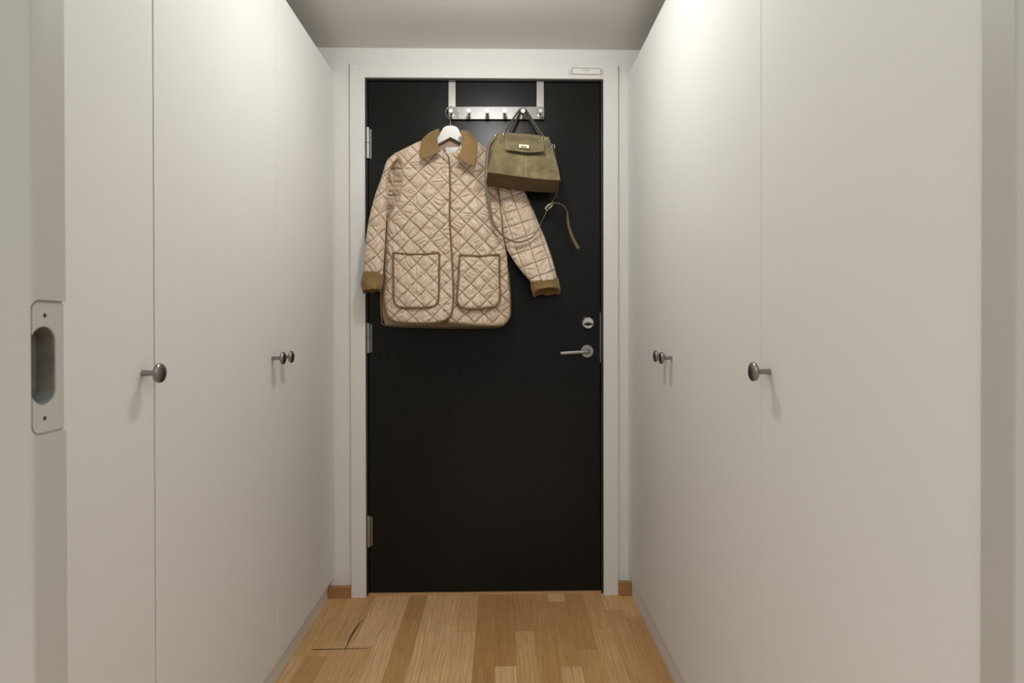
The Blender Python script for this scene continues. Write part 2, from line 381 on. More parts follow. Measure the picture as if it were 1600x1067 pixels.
# ------------------------------------------------------------------ near door opening (sliding/lock jamb left, jamb right)
def capsule(cy, cz, hw, hh, n=14):        # stadium outline in the y-z plane
    P = []
    for k in range(n+1): a = math.pi*k/n; P.append((cy+hw*math.cos(a), cz+hh-hw+hw*math.sin(a)))
    for k in range(n+1): a = math.pi+math.pi*k/n; P.append((cy+hw*math.cos(a), cz-hh+hw+hw*math.sin(a)))
    return P
def cutter(ring, x0, x1):
    o = build('cutter', MB().prism([(x0, a, b) for a, b in ring], (x1-x0, 0, 0)), DARK); return o
def mX(px, py): q = WX(px, py, XJL); return float(q[1]), float(q[2])
pt_y1, pz_t = mX(101.5, 474); pt_y0 = mX(53.5, 560)[0]; pz_b = mX(101.5, 668.5)[1]
oy0, oy1 = mX(51.5, 560)[0], mX(89.5, 560)[0]; oz1, oz0 = mX(72, 510.5)[1], mX(68, 632.5)[1]
ocy, ocz = (oy0+oy1)/2, (oz0+oz1)/2; ohw, ohh = (oy1-oy0)/2, (oz1-oz0)/2
def plate_ring(e=0.0):
    r = .008; P = [(pt_y1+.02 if e > 0 else pt_y1, pz_b-e), (pt_y1+.02 if e > 0 else pt_y1, pz_t+e)]
    for k in range(7): a = math.pi/2+math.pi/2*k/6; P.append((pt_y0-e+r+r*math.cos(a), pz_t+e-r+r*math.sin(a)))
    for k in range(7): a = math.pi+math.pi/2*k/6; P.append((pt_y0-e+r+r*math.cos(a), pz_b-e+r+r*math.sin(a)))
    return P
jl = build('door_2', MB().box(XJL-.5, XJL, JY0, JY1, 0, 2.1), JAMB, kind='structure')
# soften the two long arrises before carving
bmx = bmesh.new(); bmx.from_mesh(jl.data)
ed = [e for e in bmx.edges if abs(e.verts[0].co.x-XJL) < 1e-5 and abs(e.verts[1].co.x-XJL) < 1e-5 and abs(e.verts[0].co.z-e.verts[1].co.z) > 1 and e.verts[0].co.y < JY0+.001]
bmesh.ops.bevel(bmx, geom=ed, offset=.0035, segments=5, affect='EDGES', profile=.5); bmx.to_mesh(jl.data); bmx.free()
cut(jl, [cutter(plate_ring(.0022), XJL-.0036, XJL+.01), cutter(capsule(ocy, ocz, ohw, ohh), XJL-.022, XJL+.01)])
jl.data.set_sharp_from_angle(angle=R(30))
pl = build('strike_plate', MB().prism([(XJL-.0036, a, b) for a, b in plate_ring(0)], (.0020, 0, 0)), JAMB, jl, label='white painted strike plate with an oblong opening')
hs = []
for a, b in ((73, 493), (73, 653.5)):
    y, z = mX(a, b); hs.append((y, z))
cut(pl, [cutter(capsule(ocy, ocz, ohw+.0004, ohh+.0004), XJL-.03, XJL+.01)] + [cutter([(y+.0024*math.cos(t*.524), z+.0024*math.sin(t*.524)) for t in range(12)], XJL-.03, XJL+.01) for y, z in hs])
mb = MB(); c1 = capsule(ocy, ocz, ohw+.0002, ohh+.0002); c2 = capsule(ocy, ocz, ohw-.0008, ohh-.0008); nn = len(c1)
V = [(XJL-.003, a, b) for a, b in c1] + [(XJL-.021, a, b) for a, b in c1] + [(XJL-.003, a, b) for a, b in c2] + [(XJL-.0205, a, b) for a, b in c2]
Fc = [tuple(range(nn, 2*nn)), tuple(range(3*nn, 4*nn))]
for i in range(nn):
    j = (i+1) % nn; Fc += [(i, j, j+nn, i+nn), (i+2*nn, i+3*nn, j+3*nn, j+2*nn), (i, i+2*nn, j+2*nn, j)]
mb.add(V, Fc); build('strike_box', mb, mat('strike_box_grey', (.19, .18, .16), .6, bump=.3, scale=60, col_var=.3, var_scale=40), pl, smooth=40, label='dark grey inside of the oblong opening')
for y, z in hs:
    build('screw', MB().lathe((XJL-.0026, y, z), (1, 0, 0), [(0, .0023), (.0004, .0018), (.0002, .0001)], 14), DARK, pl)
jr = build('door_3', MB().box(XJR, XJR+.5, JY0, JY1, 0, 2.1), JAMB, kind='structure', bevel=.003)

# ------------------------------------------------------------------ wardrobes
def knob(parent, x, y, z, sgn, name='knob'):
    s = sgn
    return build(name, MB().lathe((x, y, z), (s, 0, 0), [(0, .0001), (0, .0060), (.002, .0056), (.019, .0052), (.0225, .0062), (.0255, .0095), (.0268, .0145), (.0290, .0178), (.0320, .0188), (.0350, .0180), (.0368, .0152), (.0380, .0105), (.0386, .005), (.0387, .0001)], 40), KNOB, parent, smooth=60)
def yat(px, X, py=560): return float(WX(px, py, X)[1])
ZT, ZB, TH = px_z(114), .079, .018
def wardrobe(side, y0, y1, seams, knobs, gaps, label, plinth_in, gfront):
    X = XL if side < 0 else XR; s = -side          # s: direction the doors face
    Xb = -1.265 if side < 0 else 1.115
    t = thing('wardrobe', ((X+Xb)/2, (y0+y1)/2, 0), label, 'wardrobe')
    xa = X - s*TH; lo_, hi_ = sorted((xa - s*.016, Xb))
    mb = MB().box(lo_, hi_, y0, y0+.018, ZB-.01, ZT-.001).box(lo_, hi_, y1-.018, y1, ZB-.01, ZT-.001)
    mb.box(lo_, hi_, y0, y1, ZT-.019, ZT-.001).box(lo_, hi_, y0, y1, ZB-.012, ZB+.006)
    bx = sorted((Xb, Xb + s*.006)); mb.box(bx[0], bx[1], y0, y1, ZB, ZT-.002)
    build('carcass', mb, CABW, t)
    px0 = X - s*plinth_in; a, b = sorted((px0, px0 - s*.016))
    build('plinth', MB().box(a, b, y0, y1, 0, ZB-.012), PLIN, t)
    ys = [y0] + seams + [y1]
    for i in range(len(ys)-1):
        g0 = gaps[i]/2; g1 = gaps[i+1]/2
        a, b = sorted((X, xa)); d = build('door', MB().box(a, b, ys[i]+g0, ys[i+1]-g1, ZB, ZT), CABW, t, bevel=.0012)
        ky, kz = knobs[i]; knob(d, X, ky, kz, s)
    return t
def kp(px, py, X): q = WX(px, py, X); return float(q[1]), float(q[2])
sA = yat(241.5, XL, 560); sB = yat(432.4, XL, 560)
wardrobe(-1, sA, YW-.001, [sB], [kp(425.2, 559.6, XL), kp(438.8, 557.6, XL)], [.0042, .0016, .004],
         'white double-door wardrobe on the left with two close-set knobs, next to the black door', 'x' and .022, 0)
wardrobe(-1, JY1+.004, sA, [], [kp(222.5, 583, XL)], [.003, .0042],
         'white single-door wardrobe on the left with one knob, beside the jamb with the strike plate', .022, 0)
sC = yat(1188.8, XR, 560); sD = yat(1044.5, XR, 560)
wardrobe(1, sC, YW-.001, [sD], [kp(1049.8, 559.2, XR), kp(1040.2, 556.6, XR)], [.0012, .0010, .004],
         'white double-door wardrobe on the right with two close-set knobs, next to the black door', .008, 0)
wardrobe(1, JY1+.004, sC, [], [kp(1203, 580.6, XR)], [.003, .0012],
         'white single-door wardrobe on the right with one knob, nearest the plain right jamb', .008, 0)

# small floor crack left of the door, running with the grain
mb = MB()
cpts = [(568.5, 966.5), (563, 972), (558, 978.5), (552, 988), (547, 997), (543, 1006), (539, 1013.5)]; cw = [.4, 1.2, 2.3, 2.8, 2.3, 1.5, 1.0]
def FL(px, py): d = ray(px, py); return tuple(C0 + d*(-(CAM_Z-.0004)/d[2]))
V = []
for (x, y), w_ in zip(cpts, cw): V += [FL(x-w_*.6, y), FL(x+w_*.6, y)]
mb.add(V, [(2*i, 2*i+1, 2*i+3, 2*i+2) for i in range(len(cpts)-1)])
x0 = len(mb.f)
mb.add([FL(488, 1014.2), FL(488, 1015.6), FL(575, 1012.6), FL(575, 1013.4)], [(0, 1, 3, 2)])
build('crack', mb, mat('crack_brown', (.10, .05, .02), .8), bpy.data.objects['floor'], label='dark split in an oak strip')

# ------------------------------------------------------------------ ceiling lamp (above the frame, the light of the hall)
lt = thing('ceiling_light', (LAMP[0], LAMP[1], Z_CEIL), 'round white ceiling lamp in the middle of the hall ceiling', 'lamp')
build('housing', MB().lathe((LAMP[0], LAMP[1], Z_CEIL-.03), (0, 0, 1), [(0, .05), (.004, .055), (.03, .055)], 48), LAMPM, lt, smooth=40)

# ------------------------------------------------------------------ over-door hook rail
YR = YD-.004
rack = thing('hook_rail', tuple(WY(775, 187, YR)), 'steel over-door rail with six pegs hanging on the top of the black door', 'hook rail')
mb = MB(); Yf = YD-.003
def rect(mb, x0, x1, y0, y1, Y, th): mb.prism([tuple(WY(a, b, Y)) for a, b in ((x0, y0), (x1, y0), (x1, y1), (x0, y1))], (0, th, 0))
rect(mb, 700.8, 850.4, 166.6, 186.2, Yf-.010, .003); build('rail', mb, RAIL, rack, bevel=.0006)
for x0, x1 in ((700.9, 711.6), (838.6, 849.6)):
    mb = MB(); rect(mb, x0, x1, 128.2, 170, Yf-.005, .003)
    a = WY(x0, 129, Yf-.005)[0]; b = WY(x1, 129, Yf-.005)[0]; mb.box(a, b, Yf-.005, YD+.05, ft+.0002, ft+.0018)
    build('strap', mb, STEEL, rack)
PEG = []
Yp = Yf-.010
for x in (705.4, 732.9, 761, 788.8, 817, 843.8):
    c = WY(x+.9*(1 if x < 783 else -1)*.6, 180.0, Yp); PEG.append(c)
    build('peg', MB().lathe((c[0], Yp, c[2]), (0, -1, 0), [(0, .0085), (.002, .0085), (.003, .0042), (.040, .0042), (.0405, .0086), (.0415, .0090), (.0465, .0090), (.0475, .0083), (.0475, .0001)], 28), STEEL, rack, smooth=40)

# ------------------------------------------------------------------ quilted jacket
def P3(xy, p):       # pixel outline + distance in front of the leaf -> point
    return WY(xy[..., 0], xy[..., 1], YD - p)
def ss(a, b, x): t = np.clip((x-a)/(b-a), 0, 1); return t*t*(3-2*t)
def quilt(x, y, La, pa, Lb, pb, amp=.0062, ang=0.0, seed=0, wr=1.0):
    if ang:
        c, s = math.cos(R(ang)), math.sin(R(ang)); x, y = x*c+y*s, -x*s+y*c
    wob = noise(x*.05+seed, y*.05)*3.0
    a = (x+y-pa+wob)/La; b = (x-y-pb+wob*.6)/Lb
    da = np.abs(a-np.round(a))*La*.707; db = np.abs(b-np.round(b))*Lb*.707
    ca = np.floor(a); cb = np.floor(b)
    g = (1-np.exp(-da/1.7))*(1-np.exp(-db/1.7))
    dome = np.clip(da*db/(La*Lb*.125), 0, 1)**.5
    h = amp*1.75*(.60*g+.40*dome)
    h = h + wr*.0075*g*(noise(ca*5.13+seed, cb*9.7+.5)*(a-ca-.5)+noise(ca*8.9+.3, cb*4.3+seed)*(b-cb-.5))
    d = np.minimum(da, db); rnd = noise(ca*7.31+seed, cb*3.77)*6.28*2
    # puckers running away from the stitch lines
    alongA = noise((x-y)*.22+seed, np.round(a)*5.1); alongB = noise((x+y)*.22+seed, np.round(b)*5.1+9)
    h = h + wr*.0075*(alongA*np.exp(-da/4.5)*(1-np.exp(-da/1.0)) + alongB*np.exp(-db/4.5)*(1-np.exp(-db/1.0)))
    u = x*np.cos(rnd)+y*np.sin(rnd); vv = -x*np.sin(rnd)+y*np.cos(rnd)
    fold = np.abs(noise(u*.20+ca*3.3+seed, vv*.05+cb*2.1)); h = h - wr*.0062*np.clip(.16-fold, 0, 1)/.16*g*ss(0, 5, d)
    h = h + wr*.0026*noise(x*.11+seed, y*.09)*g
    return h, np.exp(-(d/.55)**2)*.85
def body_p(x, y):
    xn = np.clip((x-701)/101.0, -1, 1)
    side = (1-np.abs(xn)**2.6)**.55
    low = ss(230, 500, y); lo2 = ss(375, 515, y)
    p = .040 + .026*lo2 + side*(.036+.018*low+.016*lo2)
    p = p + .0055*np.sin((x-640)/17.0+y/90.0)*ss(260, 420, y)*side + .012*noise(x*.022+4, y*.016)
    press = ss(738, 762, x)*(1-ss(292, 330, y))
    return p*(1-press)+np.minimum(p, .040)*press
jk = thing('jacket', tuple(WY(700, 512, YD-.05)), 'champagne quilted jacket with olive-brown collar, hanging on the left peg of the door rail', 'jacket')
body = MB()
def panel(mb, top, bottom, left, right, q, lift=0.0, res=.62, th=.005, edge=2.0, pf=body_p, wr=1.0, extra=None):
    W_ = np.linalg.norm(np.subtract(top[-1], top[0])); H_ = abs(bottom[0][1]-top[0][1])
    wb = np.linalg.norm(np.subtract(bottom[-1], bottom[0])); nu = int(max(W_, wb)/res)+2; nv = int(H_/res)+2
    G = coons(top, bottom, left, right, nu, nv); x, y = G[..., 0], G[..., 1]
    h, st = quilt(x, y, *q, wr=wr)
    u = np.linspace(0, 1, nu)[:, None]*max(W_, wb); v = np.linspace(0, 1, nv)[None]*H_
    e = np.minimum(np.minimum(u, u.max()-u), np.minimum(v, v.max()-v)); ef = 1-np.exp(-e/edge)
    p = pf(x, y) + lift + h*ef - .002*(1-ef)
    if extra is not None: p = p + extra(x, y)
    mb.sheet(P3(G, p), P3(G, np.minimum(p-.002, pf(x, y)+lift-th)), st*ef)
FLt = [(616, 240), (638, 229), (658, 220), (673, 221), (692, 239)]
FLr = [(692, 239), (699, 243), (702.2, 256), (703.2, 300), (702.6, 340), (705, 384), (707.5, 429), (708.3, 465), (705, 491), (693, 501)]
FLb = [(607, 496), (621, 503), (657, 505.3), (680, 504), (693, 501)]
FLl = [(616, 240), (623, 246), (627.5, 259), (628, 285), (623.5, 310), (612, 331), (605, 347), (602.5, 385), (600.5, 424), (599.5, 456), (601.6, 479), (607, 496)]
placket = lambda x, y: -.0022*np.exp(-((x-(689+ss(240, 300, y)*2+ss(300, 480, y)*3))/1.2)**2)*ss(245, 262, y) + .009*noise(x*.16+30, y*.30)*np.exp(-((x-697)/6.0)**2)
panel(body, FLt, FLb, FLl, FLr, (31, 1015.5, 29.3, 267.9), lift=.004, extra=placket)
FRt = [(697, 240), (712, 236), (724, 222), (745, 221), (762, 234), (790, 246)]
FRl = [(697, 240), (696, 300), (698, 400), (701, 470), (700, 503.5)]
FRb = [(700, 503.5), (743, 508), (780, 509), (790, 504.5), (796.6, 494)]
FRr = [(790, 246), (781, 262), (778, 285), (780, 310), (783.5, 340), (785, 363), (789, 383), (792, 398), (793.6, 420), (796.8, 456), (797.7, 480), (796.6, 494)]
panel(body, FRt, FRb, FRl, FRr, (28, 1106.6, 28.5, 351), lift=-.006)
# back of the jacket (lining side shows inside the neck, its hem below the fronts)
Bt = [(617, 243), (658, 223), (689, 213), (703, 217), (719, 214), (745, 223), (789, 248)]
Bl = [(617, 243), (622, 285), (606, 350), (598, 430), (595.2, 450), (595, 480), (602, 508)]
Bb = [(602, 508), (650, 511), (720, 512.2), (775, 511), (788, 506)]
Br = [(789, 248), (778, 285), (783, 345), (792, 400), (793, 456), (792, 490), (788, 506)]
def back_p(x, y): xn = np.clip((x-701)/103, -1, 1); return .022 + .012*(1-np.abs(xn)**2)+.005*noise(x*.05, y*.07)*ss(215, 230, y)+.034*ss(375, 515, y)
G = coons(Bt, Bb, Bl, Br, 120, 150); pb = back_p(G[..., 0], G[..., 1])
body.sheet(P3(G, pb), P3(G, pb-.006), mat=1)
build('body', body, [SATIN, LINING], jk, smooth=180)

def sleeve(outer, inner, pc, af, ab, q, nv, ns, seed, wr=1.0, label=None, gather=None, pmin=.012):
    Lx = crom(outer, nv); Rx = crom(inner, nv); t = np.linspace(0, 2*math.pi, ns, endpoint=False)
    v = np.linspace(0, 1, nv)[None]; c = np.cos(t)[:, None]; s = np.sin(t)[:, None]
    mid = (Lx+Rx)/2; hw = (Rx-Lx)/2
    G = mid[None]+hw[None]*c[..., None]
    PC = np.interp(v, *pc); AF = np.interp(v, *af); AB = np.interp(v, *ab)
    h, st = quilt(G[..., 0], G[..., 1], *q, seed=seed, wr=wr)
    env = ss(0, .35, np.maximum(s, 0))
    sup = np.sign(s)*np.abs(s)**.8
    p = PC + np.where(s > 0, AF*sup, AB*sup) + h*env
    if gather is not None: p = p + gather(G[..., 0], G[..., 1])*env
    p = np.maximum(p, pmin)
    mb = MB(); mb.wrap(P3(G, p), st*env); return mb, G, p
mb, _, _ = sleeve([(616, 240), (607, 248), (602, 257), (594, 283), (585.6, 306), (577, 340), (573, 365), (570.5, 385), (569, 405), (569, 426)],
            [(624, 246), (616, 254), (608, 270), (605.5, 290), (604.5, 315), (603.6, 340), (602.5, 365), (601.6, 385), (600, 405), (598.5, 429)],
            ([0, .15, 1], [.045, .050, .086]), ([0, .12, 1], [.016, .036, .034]), ([0, 1], [.012, .026]), (33, 962, 31, 262, .0055, 6), 330, 220, 3.3)
# recessed underarm fold between sleeve and front
nvf, nuf = 170, 48
G = coons([(607, 247), (623, 245)], [(600, 346), (607, 347)], [(607, 247), (603, 262), (602, 285), (601, 320), (600, 346)], [(623, 245), (628.5, 262), (629, 285), (625, 310), (607, 347)], nuf, nvf)
u = np.linspace(0, 1, nuf)[:, None]
x, y = G[..., 0], G[..., 1]
st = np.abs(((y-242)/21.0)-np.round((y-242)/21.0))*21; puff = 1-np.exp(-st/2.0)
wv_ = .010*noise(x*.20+2, y*.26)+.007*noise(x*.40, y*.20)
p = body_p(x, y)*(.34+.63*u**1.5) + .006*puff + wv_ - .012*np.sin(u*math.pi)*ss(250, 330, y)
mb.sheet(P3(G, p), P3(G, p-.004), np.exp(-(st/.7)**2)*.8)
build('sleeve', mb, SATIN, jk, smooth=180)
gth = lambda x, y: .006*noise(x*.30, y*.42)*np.exp(-((x-(786+np.maximum(y-350, 0)*.25))/8.0)**2)*ss(300, 330, y)*(1-ss(405, 425, y)) - .004*np.exp(-((x-(784+np.maximum(y-350, 0)*.2))/3.0)**2)
mb, _, _ = sleeve([(779, 252), (778, 275), (780, 300), (782.5, 325), (784.5, 345), (787, 367), (792, 389), (799, 402), (808, 415.5), (818, 428), (829.5, 441)],
            [(790, 246), (803, 262), (813, 285), (823, 306), (833, 328), (842, 350), (850, 368), (856.5, 386), (862, 402), (866, 416), (871, 436)],
            ([0, .15, .3, .65, 1], [.030, .030, .045, .056, .094]), ([0, .25, .4, 1], [.010, .012, .026, .038]), ([0, .4, 1], [.010, .02, .026]), (31, 1150, 30, 420, .0052, 26), 360, 260, 8.1, gather=gth)
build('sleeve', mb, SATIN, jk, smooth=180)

def cuff(L_, R_, pc, af, ab, lift_front, seed):
    nv, ns = 40, 72; Lx = crom(L_, nv); Rx = crom(R_, nv); t = np.linspace(0, 2*math.pi, ns, endpoint=False); c = np.cos(t)[:, None]; s = np.sin(t)[:, None]
    v = np.linspace(0, 1, nv)[None]; mid = (Lx+Rx)/2; hw = (Rx-Lx)/2
    def surf(k, dp, nz):
        G = mid[None]+hw[None]*(c*k)[..., None]; G = G.copy()
        G[..., 1] += -lift_front*np.maximum(s, 0)*v**2 + lift_front*.25*np.maximum(-s, 0)*v**2 - 1.5*np.maximum(s, 0)*(1-v) + 5.0*noise(c*3.1+seed, s*2.3+2)*v**3
        p = pc + np.where(s > 0, af, ab)*s*k + nz*.009*noise(c*2.6+seed, v*2.4+s*2) - nz*.002*(np.exp(-v/.06)+np.exp(-(1-v)/.06))
        return P3(G, np.maximum(p, .008))
    A = surf(1.0, 0, 1); B = surf(.90, 0, .5)[:, ::-1]
    T = np.concatenate([A, B], 1); mb = MB()
    idx = np.arange(ns*2*nv).reshape(ns, 2*nv); nx = np.roll(idx, -1, 0)
    q = np.stack([idx, nx, np.roll(nx, -1, 1), np.roll(idx, -1, 1)], -1).reshape(-1, 4)
    mb.add(T.reshape(-1, 3), q.tolist()); return mb
build('cuff', cuff([(567.4, 424), (565, 434), (563.6, 445), (566.5, 456.5)], [(599, 427), (599, 435), (597.5, 447), (594.8, 455.5)], .086, .044, .032, 6.0, 1), CORD, jk, smooth=180, label='turned-back olive-brown cuff')
build('cuff', cuff([(828.5, 441), (829.5, 448), (831, 455), (833, 461)], [(872.8, 434.5), (874, 442), (875.3, 450), (875.6, 457)], .092, .048, .034, 9.5, 5), CORD, jk, smooth=180, label='turned-back olive-brown cuff')

# pockets
PK = []
def pocket(tl, tr, br, bl, q, seed):
    top = crom([tl, ((tl[0]+tr[0])/2, (tl[1]+tr[1])/2+2.0), tr], 20)
    mb = MB()
    left = [tl, (tl[0]+(bl[0]-tl[0])*.5, (tl[1]+bl[1])/2), (bl[0], bl[1]-16), (bl[0]+2, bl[1]-7), (bl[0]+8, bl[1]-1)]
    right = [tr, (tr[0]+(br[0]-tr[0])*.5, (tr[1]+br[1])/2), (br[0], br[1]-16), (br[0]-2, br[1]-7), (br[0]-8, br[1]-1)]
    bot = [left[-1], (bl[0]+20, bl[1]+1.0), ((bl[0]+br[0])/2, (bl[1]+br[1])/2+1.2), (br[0]-20, br[1]+.8), right[-1]]
    panel(mb, [tuple(a) for a in top], bot, left, right, q, lift=.0115, res=.5, th=.009)
    o = build('pocket', mb, SATIN, jk, smooth=180)
    rb = MB()
    loop = np.concatenate([crom([tuple(a) for a in top], 60)[:-1], crom(right, 70)[:-1], crom(bot, 60)[::-1][:-1], crom(left, 70)[::-1][:-1]])
    p = body_p(loop[:, 0], loop[:, 1]) + .0145
    rb.tube(P3(loop, p), .0042, 8, ry=.0032, closed=True, up=(0, 1, 0)); build('binding', rb, BIND, o, smooth=180, label='olive-brown pocket binding')
pocket((614.3, 395.5), (686.5, 395.5), (685.5, 479.5), (615, 480), (27.6, 1089.4, 28.5, 240.2), 1)
pocket((718.2, 398.5), (780.2, 397.5), (781, 480), (714, 481.5), (25.2, 1204, 26.8, 292.1), 2)

# bindings along front edge and hems
rb = MB()
def edge(pts, n, lift, r=.0036, f=body_p, ry=.0034): q = crom(pts, n); rb.tube(P3(q, f(q[:, 0], q[:, 1])+lift), r, 8, ry=ry)
edge(FLr[:-1] + [(693, 501), (680, 503.8), (657, 505.0), (621, 502.8), (611, 499), (606, 493), (601.6, 479), (599.8, 460), (600, 440)], 420, .0065)
edge([(700, 504), (743, 508), (780, 508.8), (790, 504.5), (796.4, 494), (797.4, 480), (796.8, 456), (794, 425)], 240, -.002)
edge([(596, 440), (595.2, 455), (595.2, 480), (597, 498), (602, 508), (650, 511), (720, 512.2), (775, 511), (787, 506)], 260, .001, f=back_p, r=.003)
build('edge_binding', rb, BIND, jk, smooth=180, label='olive-brown binding on the front edge and hem')

# collar
cb = MB()
def flap(top, bottom, left, right, pfun, th=.0055, n=50, noise_s=0):
    G = coons(top, bottom, left, right, n, n); u = np.linspace(0, 1, n)[:, None]*np.ones((1, n)); v = np.linspace(0, 1, n)[None]*np.ones((n, 1))
    p = pfun(u, v) + .003*noise(G[..., 0]*.07+noise_s, G[..., 1]*.07); e = np.minimum(np.minimum(u, 1-u), np.minimum(v, 1-v)); p = p - .0018*np.exp(-e/.03)
    p = p - .0010*np.exp(-((e-.075)/.012)**2)
    cb.sheet(P3(G, p), P3(G, p-th))
flap([(672, 206.5), (679, 203), (686.5, 200.5)], [(658, 247.5), (667, 245.8), (679, 240.5), (689, 236.5)],
     [(672, 206.5), (664, 213), (658.5, 220), (657, 234), (658, 247.5)], [(686.5, 200.5), (684.5, 212), (684.3, 224), (689, 236.5)],
     lambda u, v: .088+.038*v**.8*(1-.25*u)+.016*np.sin(u*math.pi*.55)-.02*(1-v)*(1-u), noise_s=3)
flap([(717, 204.5), (725, 203.3), (733, 205)], [(712, 247.5), (720, 250), (730, 254.5), (741, 260)],
     [(717, 204.5), (722, 214), (723.5, 224), (719, 237), (712, 247.5)], [(733, 205), (739, 212), (746, 221), (745, 240), (741, 260)],
     lambda u, v: .086+.038*v**.8*(1-.25*(1-u))+.016*np.sin((1-u)*math.pi*.55)-.02*(1-v)*u, noise_s=9)
flap([(680, 203), (703, 207), (728, 204)], [(684, 222), (703, 219.5), (724, 222)], [(680, 203), (684, 222)], [(728, 204), (724, 222)],
     lambda u, v: .030+.03*(2*u-1)**4, th=.004)
build('collar', cb, CORD, jk, smooth=180, label='olive-brown corduroy collar')
mb = MB(); G = coons([(696, 230.5), (718, 229.5)], [(697.5, 243), (708, 248), (717.5, 243)], [(696, 230.5), (697.5, 243)], [(718, 229.5), (717.5, 243)], 16, 16)
p = back_p(G[..., 0], G[..., 1])+.010+.002*noise(G[..., 0]*.1, G[..., 1]*.1); mb.sheet(P3(G, p), P3(G, p-.001)); build('neck_label', mb, HANG, jk, smooth=60, label='blank white neck label')
for bx_, by_ in ((694.3, 243.2), (706.5, 252)):
    c = P3(np.array([bx_, by_]), float(body_p(np.array(bx_), np.array(by_)))+(.0095 if bx_ < 700 else .0))
    build('snap_button', MB().lathe(tuple(c), (0, -1, 0), [(-.004, .0065), (.001, .0065), (.002, .005), (.002, .0001)], 24), LINING, jk, smooth=40)

# hanger
hg = thing('clothes_hanger', tuple(WY(703.7, 224, YD-.05)), 'white hanger inside the quilted jacket, its wire hook on the left peg', 'hanger')
out = [(648, 236), (652, 231), (672, 222), (683.5, 215), (688.2, 207.6), (692.5, 200), (697, 197), (703.7, 195.9), (710.5, 197), (715.3, 200), (719.6, 207), (725.8, 216), (735, 222), (746, 230), (747, 236)]
inn = [(744, 238), (735, 232), (724, 224.6), (703.7, 214), (684.5, 224.4), (665, 234), (650, 241)]
mb = MB(); T_ = crom(out, 90); ring = np.concatenate([T_, np.array(inn, float)]); mb.prism([tuple(q) for q in P3(ring, .058)], (0, .013, 0))
build('arm', mb, HANG, hg, bevel=.0012)
hk = [(703.7, 198, .052), (703.7, 189, .050), (700.5, 184, .046), (697, 179.5, .040), (696.3, 174.5, .036), (698.5, 169.5, .034), (703, 166.6, .034), (708, 167, .035), (712, 170.5, .037), (714, 175, .039), (717, 178.3, .040)]
q = crom(hk, 70); mb = MB().tube(WY(q[:, 0], q[:, 1], YD-q[:, 2]), .0013, 10); build('hook', mb, WIRE, hg, smooth=180, label='steel wire hook')

# ------------------------------------------------------------------ suede handbag
bg = thing('handbag', tuple(WY(812, 300, YD-.12)), 'olive suede handbag with front flap, hanging from the second peg from the right', 'handbag')
N1 = 60
fT = [(782.8, 204.8), (790, 210), (820, 213), (848, 216), (857, 213.8)]
fL = [(782.8, 204.8), (776.5, 223), (769, 246), (763.5, 262), (762.0, 269.2)]
fR = [(857, 213.8), (862.5, 228), (867.5, 246), (873, 266), (875.5, 282.2)]
fB = [(762.0, 269.2), (790, 273.0), (819, 277.2), (850, 280.6), (875.5, 282.2)]
bT = [(775, 209.5), (800, 211), (830, 213), (852, 214)]
bL = [(775, 209.5), (766.5, 224), (763.5, 245), (760.5, 268), (758.6, 290.5)]
bR = [(852, 214), (859, 232), (864, 255), (867, 280), (866.5, 300.8)]
bB = [(758.6, 290.5), (790, 294.5), (830, 299), (866.5, 300.8)]
FG = coons(fT, fB, fL, fR, N1, N1); BG = coons(bT, bB, bL, bR, N1, N1)
u = np.linspace(0, 1, N1)[:, None]*np.ones((1, N1)); v = np.linspace(0, 1, N1)[None]*np.ones((N1, 1))
pf_ = .078+.100*v**.9 + .012*np.sin(u*math.pi)*np.sin(np.clip(v, 0, 1)*math.pi) + .012*noise(u*3.1, v*2.7)*np.sin(v*math.pi)**.5 - .0016*np.exp(-((u-.515)/.012)**2)*ss(.4, .5, v) - .008*np.exp(-v/.1)*np.sin(u*math.pi)
pb_ = .058+.018*v
A = P3(FG, pf_); B = P3(BG, pb_)
mb = MB(); mb.add(A.reshape(-1, 3), []); mb.add(B.reshape(-1, 3), [])
ix = np.arange(N1*N1).reshape(N1, N1); o_ = N1*N1
qf = np.stack([ix[:-1, :-1], ix[1:, :-1], ix[1:, 1:], ix[:-1, 1:]], -1).reshape(-1, 4)
mb.f += qf.tolist() + (qf[:, ::-1]+o_).tolist(); mb.m += [0]*(2*len(qf))
def band(mb, e1, e2, bow, n=10, m=0):         # gusset between two edges, bowed
    t = np.linspace(0, 1, n)[:, None, None]; S = e1[None]*(1-t)+e2[None]*t + np.array(bow)[None, None]*np.sin(t*math.pi)
    k = np.arange(n*len(e1)).reshape(n, len(e1)); q = np.stack([k[:-1, :-1], k[1:, :-1], k[1:, 1:], k[:-1, 1:]], -1).reshape(-1, 4)
    mb.add(S.reshape(-1, 3), q.tolist(), m)
band(mb, A[0], B[0], (.006, 0, 0)); band(mb, A[-1], B[-1], (-.010, 0, 0)); band(mb, A[:, 0], B[:, 0], (0, 0, -.004))
build('body', mb, SUEDE, bg, smooth=180)
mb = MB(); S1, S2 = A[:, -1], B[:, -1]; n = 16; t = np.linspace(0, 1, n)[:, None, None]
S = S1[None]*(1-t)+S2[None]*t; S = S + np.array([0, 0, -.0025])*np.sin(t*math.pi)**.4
mb.sheet(S, S+np.array([0, 0, .002])); build('base', mb, SUEDB, bg, smooth=50, label='base panel, its suede darkened for the shade under the bag')
